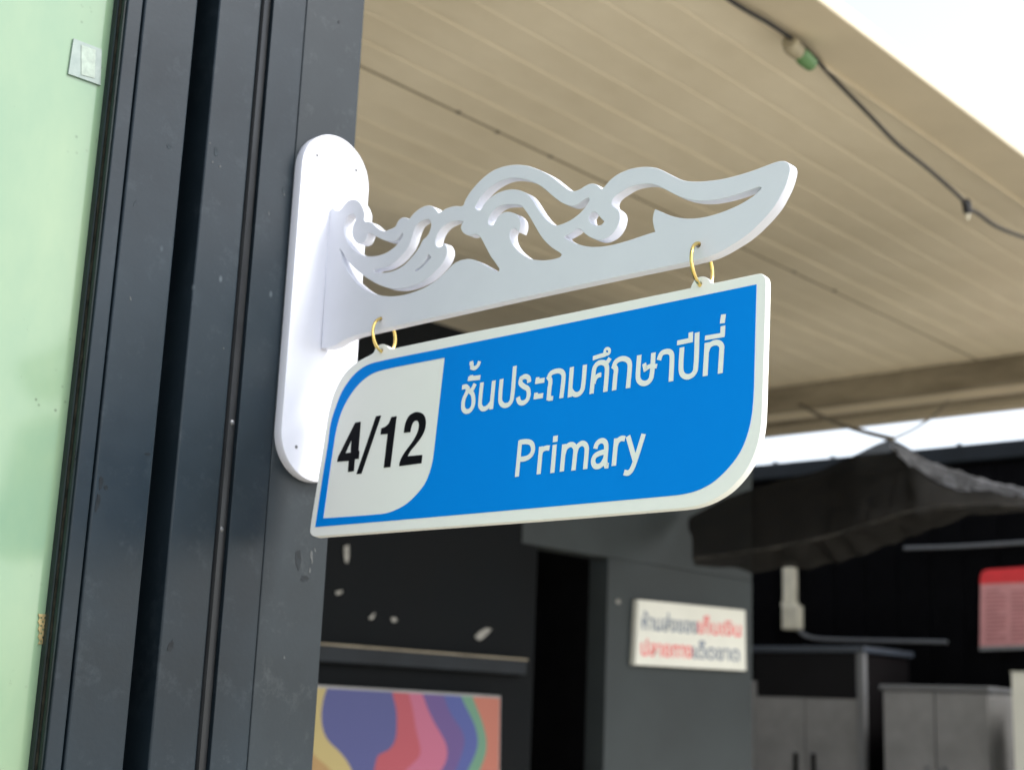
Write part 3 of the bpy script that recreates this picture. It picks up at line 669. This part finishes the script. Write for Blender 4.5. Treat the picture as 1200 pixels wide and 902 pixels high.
# cream notice
YN = YA - 0.03
nq = [(748.5, 702), (873.5, 714.5), (874.5, 785.5), (744.5, 778.5)]
npts = [onY(x, y, YN) for x, y in nq]; nc = sum(npts, Vector()) / 4
mwN = frame(nc, (npts[1] - npts[0] + npts[2] - npts[3]), Vector((0, 0, 1))); invN = mwN.inverted()
notice = thing('notice', 'cream notice with red and navy Thai handwriting on the dark grey wall', 'sign', nc)
slab('board', [[(invN @ p).to_2d() for p in npts]], mwN, 0.024, M['notice'], notice, 0.002)
def text_part(body, m, x0, x1, ybase, height, parent, mw, name):
    cu = bpy.data.curves.new('txt', 'FONT'); cu.body = body; cu.size = 1.0; cu.offset = 0.012
    o = bpy.data.objects.new('txt', cu); COL.objects.link(o)
    dg = bpy.context.evaluated_depsgraph_get(); dg.update()
    me = bpy.data.meshes.new_from_object(o.evaluated_get(dg)); bpy.data.objects.remove(o)
    xs = [v.co.x for v in me.vertices]
    if not xs: return None
    k = (x1 - x0) / (max(xs) - min(xs))
    me.transform(Matrix.Translation((x0, ybase, 0.0012)) @ Matrix.Diagonal((k, height, 1, 1)) @ Matrix.Translation((-min(xs), 0, 0)))
    return link(name, me, m, parent, mw)
def nl(x, y): return (invN @ onY(x, y, YN)).to_2d()
a0, a1, a2 = nl(752, 737), nl(817, 742), nl(868, 745)
b0, b1, b2 = nl(751, 767), nl(811, 771), nl(866, 774)
slope = 0
text_part('ห้ามส่งของ', M['navy'], a0.x, a1.x, (a0.y + a1.y) / 2, 0.075, notice, mwN, 'lettering')
text_part('เก็บเงิน', M['red'], a1.x + 0.004, a2.x, (a1.y + a2.y) / 2, 0.075, notice, mwN, 'lettering')
text_part('ปลายทาง', M['red'], b0.x, b1.x, (b0.y + b1.y) / 2, 0.075, notice, mwN, 'lettering')
text_part('เด็ดขาด', M['navy'], b1.x + 0.004, b2.x, (b1.y + b2.y) / 2, 0.075, notice, mwN, 'lettering')

# colourful poster
YB = YA - 0.05
pq = [(340, 800), (587, 814.5), (584, 1010), (335, 1010)]
pp = [onY(x, y, YB) for x, y in pq]; pc = sum(pp, Vector()) / 4
mwB = frame(pc, Vector((1, 0, 0)), Vector((0, 0, 1))); invB = mwB.inverted()
pos = thing('poster', 'colourful abstract printed poster board with a white edge leaning below the ledge', 'poster', pc)
l2 = [(invB @ p).to_2d() for p in pp]
slab('board', [l2], mwB, 0.03, M['cabwhite'], pos, 0.002)
cc = sum(l2, Vector((0, 0))) / 4
slab('print', [[(x * 0.985 + cc.x * 0.015, y - (0.008 if y > 0 else -0.008)) for x, y in l2]], mwB @ Matrix.Translation((0, 0, 0.0012)), 0.001, M['poster'], pos)

# ================================================================== shade net, ropes
net = thing('shade_net', 'sagging black shade net awning tied up to the canopy beam', 'awning', onX(1000, 600, 4.1))
rows = [
 (4.27, [(812,603),(850,584),(890,571),(930,558),(970,546),(1005,530),(1030,519),(1046,513),(1062,522),(1090,540),(1120,553),(1160,566),(1200,577),(1250,590),(1300,600)]),
 (4.20, [(811,622),(850,608),(890,597),(930,585),(970,573),(1005,560),(1030,548),(1052,541),(1074,550),(1100,563),(1130,571),(1165,578),(1200,584),(1250,596),(1300,606)]),
 (4.08, [(813,640),(850,634),(890,628),(930,620),(970,611),(1005,601),(1030,592),(1058,583),(1080,584),(1105,584),(1135,585),(1165,587),(1200,590),(1250,602),(1300,612)]),
 (4.00, [(814,654),(850,650),(890,644),(930,637),(970,628),(1005,618),(1030,610),(1058,601),(1080,597),(1105,594),(1135,592),(1165,592),(1200,594),(1250,606),(1300,616)]),
 (4.14, [(818,658),(850,663),(882,667),(930,664),(970,659),(1005,650),(1030,641),(1058,630),(1080,622),(1105,612),(1135,602),(1165,598),(1200,600),(1250,611),(1300,620)]),
]
bm = bmesh.new(); g = []
for X, L in rows:
    g.append([bm.verts.new(onX(x, y, X + 0.02 * math.sin(i * 2.1) - 0.02)) for i, (x, y) in enumerate(L)])
for i in range(len(g) - 1):
    for j in range(len(g[0]) - 1): bm.faces.new((g[i][j], g[i][j + 1], g[i + 1][j + 1], g[i + 1][j]))
bmesh.ops.subdivide_edges(bm, edges=bm.edges[:], cuts=6, use_grid_fill=True, smooth=0.6)
kn_ = onX(1046, 514, 4.24)
for v in bm.verts:
    n_ = mathutils.noise.noise(Vector((v.co.x * 3, v.co.y * 7, v.co.z * 3))) * 0.020 + mathutils.noise.noise(v.co * 16) * 0.003 - 0.010
    ang = math.atan2(v.co.z - kn_.z, v.co.y - kn_.y)          # pleats fan out from the tied peak
    n_ += 0.011 * math.sin(ang * 26 + 3 * mathutils.noise.noise(v.co * 2)) * min(1, (v.co - kn_).length * 2.2)
    v.co += Vector((n_, 0, n_ * 0.6))
bmesh.ops.recalc_face_normals(bm, faces=bm.faces)
geo = bmesh.ops.solidify(bm, geom=bm.faces[:], thickness=0.0015)
o_ = onX(1000, 600, 4.1)
bmesh.ops.translate(bm, verts=bm.verts, vec=-o_)
me = bpy.data.meshes.new('net_cloth'); bm.to_mesh(me); bm.free(); smooth(me, 60)
link('net_cloth', me, M['net'], net, Matrix.Translation(o_))
hm = catmull([onX(x, y, 3.965) for x, y in rows[3][1]], False, 4)
link('hem', rel(tube_mesh(hm, 0.0055, 7), o_), M['hem'], net, Matrix.Translation(o_))
# frayed pale hem: many thin threads along the right shoulder
bm = bmesh.new()
hem = [(1052, 519), (1075, 533), (1100, 547), (1130, 557), (1160, 567), (1200, 576), (1240, 584)]
hp = catmull([onX(x, y, 4.22) for x, y in hem], False, 8)
rnd = random.Random(3)
for t_ in range(44):
    off = rnd.uniform(-0.008, 0.06); ph = rnd.uniform(0, 6)
    s0 = rnd.randint(0, 14); s1 = rnd.randint(s0 + 12, len(hp))
    pts = [hp[i] + Vector((rnd.uniform(-.004, .004) - 0.05, 0, -off * math.sin(math.pi * (i + 2) / (len(hp) + 6)) - off * 0.25 + 0.006 * math.sin(i * 0.9 + ph))) for i in range(s0, min(s1, len(hp)))]
    if len(pts) < 3: continue
    tm = tube_mesh(pts, rnd.uniform(0.0008, 0.0022), 5); bm.from_mesh(tm); bpy.data.meshes.remove(tm)
me = bpy.data.meshes.new('frayed_hem'); bm.to_mesh(me); bm.free()
tag(link('frayed_hem', rel(me, o_), M['netpale'], net, Matrix.Translation(o_)), kind='stuff')
kn = onX(1046, 514, 4.24)
for a_, X_, lab, r_ in (((936, 473), X1R + 0.03, 'thick grey rope running from the canopy beam down to the net peak', 0.009), ((1112, 470), X1R + 0.1, 'thin cord slanting from the canopy beam to the far side of the net peak', 0.005)):
    p1 = onX(*a_, X_); d_ = kn - p1
    pts = [p1 + d_ * t - Vector((0, 0, 0.02 * math.sin(math.pi * t))) for t in [k / 14 for k in range(15)]]
    me = rel(tube_mesh(pts, r_, 8), p1)
    tag(link('rope', me, M['rope'], None, Matrix.Translation(p1)), lab, 'rope')

# ================================================================== black shed at the end of the passage
XF = 7.5
ztop = onX(1040, 531, XF).z
shed = thing('shed_building', 'black boarded shed front at the end of the passage', 'building', (XF + 0.5, 3.4, 0))
box('wall', XF, XF + 1.4, 1.0, 7.2, 0, ztop - 0.10, M['shed'], shed)
box('roof_trim', XF - 0.06, XF + 1.5, 0.95, 7.25, ztop - 0.10, ztop - 0.004, M['shedtop'], shed, 0.006)
yy = 1.0
bd = box_mesh(0.014, 0.196, ztop - 0.12, 0.003, 1); bd.materials.append(M['shed'])
while yy < 7.1:
    link('board', bd, M['shed'], shed, Matrix.Translation((XF - 0.006, yy + 0.1, (ztop - 0.12) / 2))); yy += 0.2
for k in range(14):
    link('rivet', rel(screw_mesh(0.02, 0.014), (0, 0, 0)), M['shedtop'], shed, Matrix.Translation((XF - 0.02, 1.4 + k * 0.4, ztop)))

# side return of black cladding closing the passage behind the partition
cl = thing('cladding_wall', 'plain black clad side wall running back behind the partition', 'wall', (6.0, 5.7, 0))
box('wall', 3.2, XF - 0.1, 5.65, 5.75, 0, 2.9, M['shed'], cl)
box('base_board', 3.2, XF - 0.1, 5.63, 5.65, 0, 0.12, M['shedtop'], cl)

XD = XF - 0.02
def tube_thing(name, pxs, X, r, m, lab, cat, n=4):
    P = catmull([onX(x, y, X) for x, y in pxs], False, n) if len(pxs) > 2 else [onX(x, y, X) for x, y in pxs]
    o = P[0]; return tag(link(name, rel(tube_mesh(P, r, 8), o), m, None, Matrix.Translation(o)), lab, cat)
# pipe with junction box and cable
pb = onX(930, 700, XD - 0.03)
pipe = thing('cable_duct', 'cream plastic cable duct with a small box on the black shed wall', 'duct', pb)
def at_px(name, x0, x1, y0, y1, X, dx, m, parent, bev=0.004):
    a = onX((x0 + x1) / 2, y0, X); b = onX((x0 + x1) / 2, y1, X); c = onX(x0, (y0 + y1) / 2, X); d = onX(x1, (y0 + y1) / 2, X)
    return box(name, X - dx, X, d.y, c.y, b.z, a.z, m, parent, bev)
at_px('duct', 922, 935, 660, 708, XD, 0.05, M['cream'], pipe)
at_px('collar', 921, 937, 706, 711, XD, 0.06, M['cream'], pipe)
at_px('junction_box', 923, 942, 710, 738, XD, 0.07, M['cream'], pipe, 0.008)
tube_thing('wall_cable', [(934, 736), (940, 742), (952, 747), (975, 749), (1010, 750), (1060, 751), (1110, 752)], XD - 0.04, 0.011, M['cabgrey'], 'pale grey cable running sideways from the cream duct on the black shed wall', 'cable')
tube_thing('conduit', [(1060, 642), (1125, 640), (1190, 636), (1260, 632)], XD - 0.03, 0.011, M['cabgrey'], 'thin grey conduit running along the black shed wall above the red poster', 'pipe')

# red poster
rp = thing('wall_poster', 'pink printed wall poster with a red header band on the black shed wall', 'poster', onX(1190, 715, XD - 0.01))
def loop_px(pts, X, mw):
    inv = mw.inverted(); return [(inv @ onX(x, y, X)).to_2d() for x, y in pts]
mwR = frame(onX(1190, 715, XD - 0.02), Vector((0, -1, 0)), Vector((0, 0, 1)))
bdR = [(1148, 760), (1149, 675), (1151, 670), (1156, 667), (1200, 664), (1240, 661.5), (1244, 664), (1246, 669), (1245, 757)]
slab('sheet', [[p for p in loop_px(bdR, XD - 0.02, mwR)]], mwR, 0.012, M['posterpink'], rp)
slab('header_band', [loop_px([(1148.7, 684), (1149, 675), (1151, 670), (1156, 667), (1200, 664), (1240, 661.5), (1244, 664), (1246, 669), (1246, 680)], XD - 0.02, mwR)], mwR @ Matrix.Translation((0, 0, 0.002)), 0.0015, M['posterred'], rp)
slab('bottom_edge', [loop_px([(1148, 762), (1148, 757), (1245, 754), (1245, 759)], XD - 0.02, mwR)], mwR @ Matrix.Translation((0, 0, 0.004)), 0.003, M['cabwhite'], rp)
for c_ in range(3):
    for k in range(13):
        x0 = 1155 + c_ * 30; y = 692 + k * 4.8; x1 = x0 + (24 if (k * 7 + c_) % 5 else 15)
        slab('print_line', [loop_px([(x0, y), (x1, y - 0.9), (x1, y + 1.1), (x0, y + 2)], XD - 0.02, mwR)], mwR @ Matrix.Translation((0, 0, 0.0016)), 0.001, M['postertext'], rp)

# ================================================================== cabinets in the passage
XK = 6.6
cab = thing('display_cabinet', 'black fronted display cabinet with pale posts and white lower doors', 'cabinet', (XK, onX(945, 800, XK).y, 0))
ya, yb = onX(881, 800, XK).y, onX(1012, 800, XK).y
za, zb2 = onX(945, 757, XK).z, onX(945, 817, XK).z
box('carcass', XK + 0.02, XK + 0.5, yb, ya, 0, za - 0.02, M['cabdark'], cab)
box('top_rail', XK - 0.03, XK + 0.52, yb - 0.02, ya + 0.02, za - 0.03, za, M['slate'], cab, 0.004)
box('corner_post', XK - 0.02, XK + 0.018, yb - 0.012, yb + 0.03, 0, za - 0.031, M['cabgrey'], cab, 0.003)
box('corner_post', XK - 0.02, XK + 0.018, ya - 0.03, ya + 0.012, 0, onX(882, 797, XK).z, M['cabwhite'], cab, 0.003)
box('smoked_pane', XK + 0.004, XK + 0.015, yb + 0.031, ya - 0.031, zb2 + 0.002, za - 0.032, M['cabdark'], cab)
ym = (ya + yb) / 2
for y0_, y1_ in ((yb + 0.031, ym - 0.002), (ym + 0.002, ya - 0.031)):
    dr = box('door', XK - 0.012, XK + 0.012, y0_, y1_, 0.08, zb2, M['cabwhite'], cab, 0.004)
    yh = y1_ - 0.05 if y0_ < ym - 0.1 else y0_ + 0.05
    box('handle', XK - 0.032, XK - 0.0125, yh - 0.008, yh + 0.008, zb2 - 0.42, zb2 - 0.28, M['black'], dr, 0.003)
box('plinth', XK + 0.0, XK + 0.45, yb + 0.02, ya - 0.02, 0, 0.08, M['slate'], cab)

XK2 = 6.4
fr = thing('storage_cabinet', 'white two-door storage cabinet under the red poster', 'cabinet', (XK2, onX(1095, 850, XK2).y, 0))
ya, yb = onX(1035, 850, XK2).y, onX(1160, 850, XK2).y
za = onX(1095, 806, XK2).z
box('carcass', XK2 + 0.02, XK2 + 0.5, yb, ya, 0.03, za - 0.012, M['cabwhite'], fr, 0.004)
box('top', XK2 - 0.02, XK2 + 0.52, yb - 0.01, ya + 0.01, za - 0.011, za + 0.012, M['cabgrey'], fr, 0.004)
ym = (ya + yb) / 2
for y0_, y1_ in ((yb + 0.004, ym - 0.003), (ym + 0.003, ya - 0.004)):
    dr = box('door', XK2 - 0.004, XK2 + 0.0195, y0_, y1_, 0.06, za - 0.016, M['cabwhite'], fr, 0.004)
    yh = y1_ - 0.04 if y0_ < ym - 0.05 else y0_ + 0.04
    box('handle', XK2 - 0.022, XK2 - 0.0045, yh - 0.007, yh + 0.007, za - 0.5, za - 0.36, M['cabgrey'], dr, 0.003)
for sx in (0.06, 0.44):
    for sy in (yb + 0.06, ya - 0.06):
        box('foot', XK2 + sx - 0.02, XK2 + sx + 0.02, sy - 0.02, sy + 0.02, 0, 0.031, M['black'], fr)

XK3 = 6.2
bx = thing('parcel_box', 'pale upright carton standing beside the white storage cabinet', 'box', (XK3, onX(1225, 850, XK3).y, 0))
ya, yb = onX(1187, 850, XK3).y, onX(1270, 850, XK3).y
za = onX(1200, 788, XK3).z
box('carton', XK3, XK3 + 0.45, yb, ya, 0, za, M['notice'], bx, 0.004)
box('flap', XK3 - 0.003, XK3 + 0.22, yb - 0.002, ya + 0.002, za + 0.001, za + 0.006, M['notice'], bx)
box('flap', XK3 + 0.225, XK3 + 0.453, yb - 0.002, ya + 0.002, za + 0.001, za + 0.006, M['notice'], bx)
box('tape', XK3 - 0.0045, XK3 - 0.0005, (ya + yb) / 2 - 0.025, (ya + yb) / 2 + 0.025, za - 0.16, za + 0.002, M['cream'], bx)

# ================================================================== cable along the canopy edge
YC = 1.537
cps = [(800,-45),(855,0),(910,33),(950,63),(973,88),(1017,133),(1053,170),(1090,200),(1127,233),(1133,242),(1147,251),(1167,265),(1200,278),(1240,288),(1290,292)]
P = [onY(x, y, YC) for x, y in cps]
for i in (0, 1, 2, 3): P[i] = onZ(*cps[i], ZC - 0.026)
fc = thing('festoon_cable', 'black cable sagging below the canopy edge with a small lamp socket', 'cable', P[4])
link('cable', rel(tube_mesh(catmull(P, False, 5), 0.0052, 8), P[4]), M['cable'], fc, Matrix.Translation(P[4]))
c0 = onY(1133, 243, YC)
link('socket', tube_mesh([(0, 0, 0.022), (0, 0, 0.012), (0.002, 0, -0.012), (0.003, 0, -0.018)], [0.008, 0.013, 0.011, 0.008], 12), M['cable'], fc, Matrix.Translation(c0))
link('collar', tube_mesh([(-0.016, 0, 0.012), (0.018, 0.0, -0.008)], [0.009, 0.009], 10), M['cable'], fc, Matrix.Translation(c0))
link('bulb', tube_mesh([(0.003, 0, -0.017), (0.003, 0, -0.030), (0.003, 0, -0.036)], [0.006, 0.0055, 0.002], 10), M['cream'], fc, Matrix.Translation(c0))
ls = onZ(931, 58, ZC - 0.02)
lh = thing('lamp_holder', 'cream lamp holder with a green cap clipped under the canopy edge', 'lamp holder', ls)
e0 = onZ(921, 44, ZC - 0.03); e1 = onZ(937, 60, ZC - 0.045); e2 = onZ(952, 74, ZC - 0.055)
mid = onZ(931, 57, ZC - 0.045); mid2 = onZ(945, 73, ZC - 0.055)
link('holder_body', rel(tube_mesh([onZ(925, 49, ZC - 0.035), onZ(928, 55, ZC - 0.04), onZ(936, 62, ZC - 0.045)], [0.018, 0.020, 0.017], 14), ls), M['holder'], lh, Matrix.Translation(ls))
link('cap', rel(tube_mesh([onZ(937, 62, ZC - 0.045), onZ(942, 68, ZC - 0.05), onZ(951, 76, ZC - 0.055)], [0.016, 0.019, 0.016], 14), ls), M['green'], lh, Matrix.Translation(ls))
link('clip', rel(tube_mesh([onZ(922, 40, ZC - 0.01), onZ(930, 50, ZC - 0.02), onZ(944, 60, ZC - 0.03), onZ(952, 66, ZC - 0.02)], 0.007, 8), ls), M['cable'], lh, Matrix.Translation(ls))
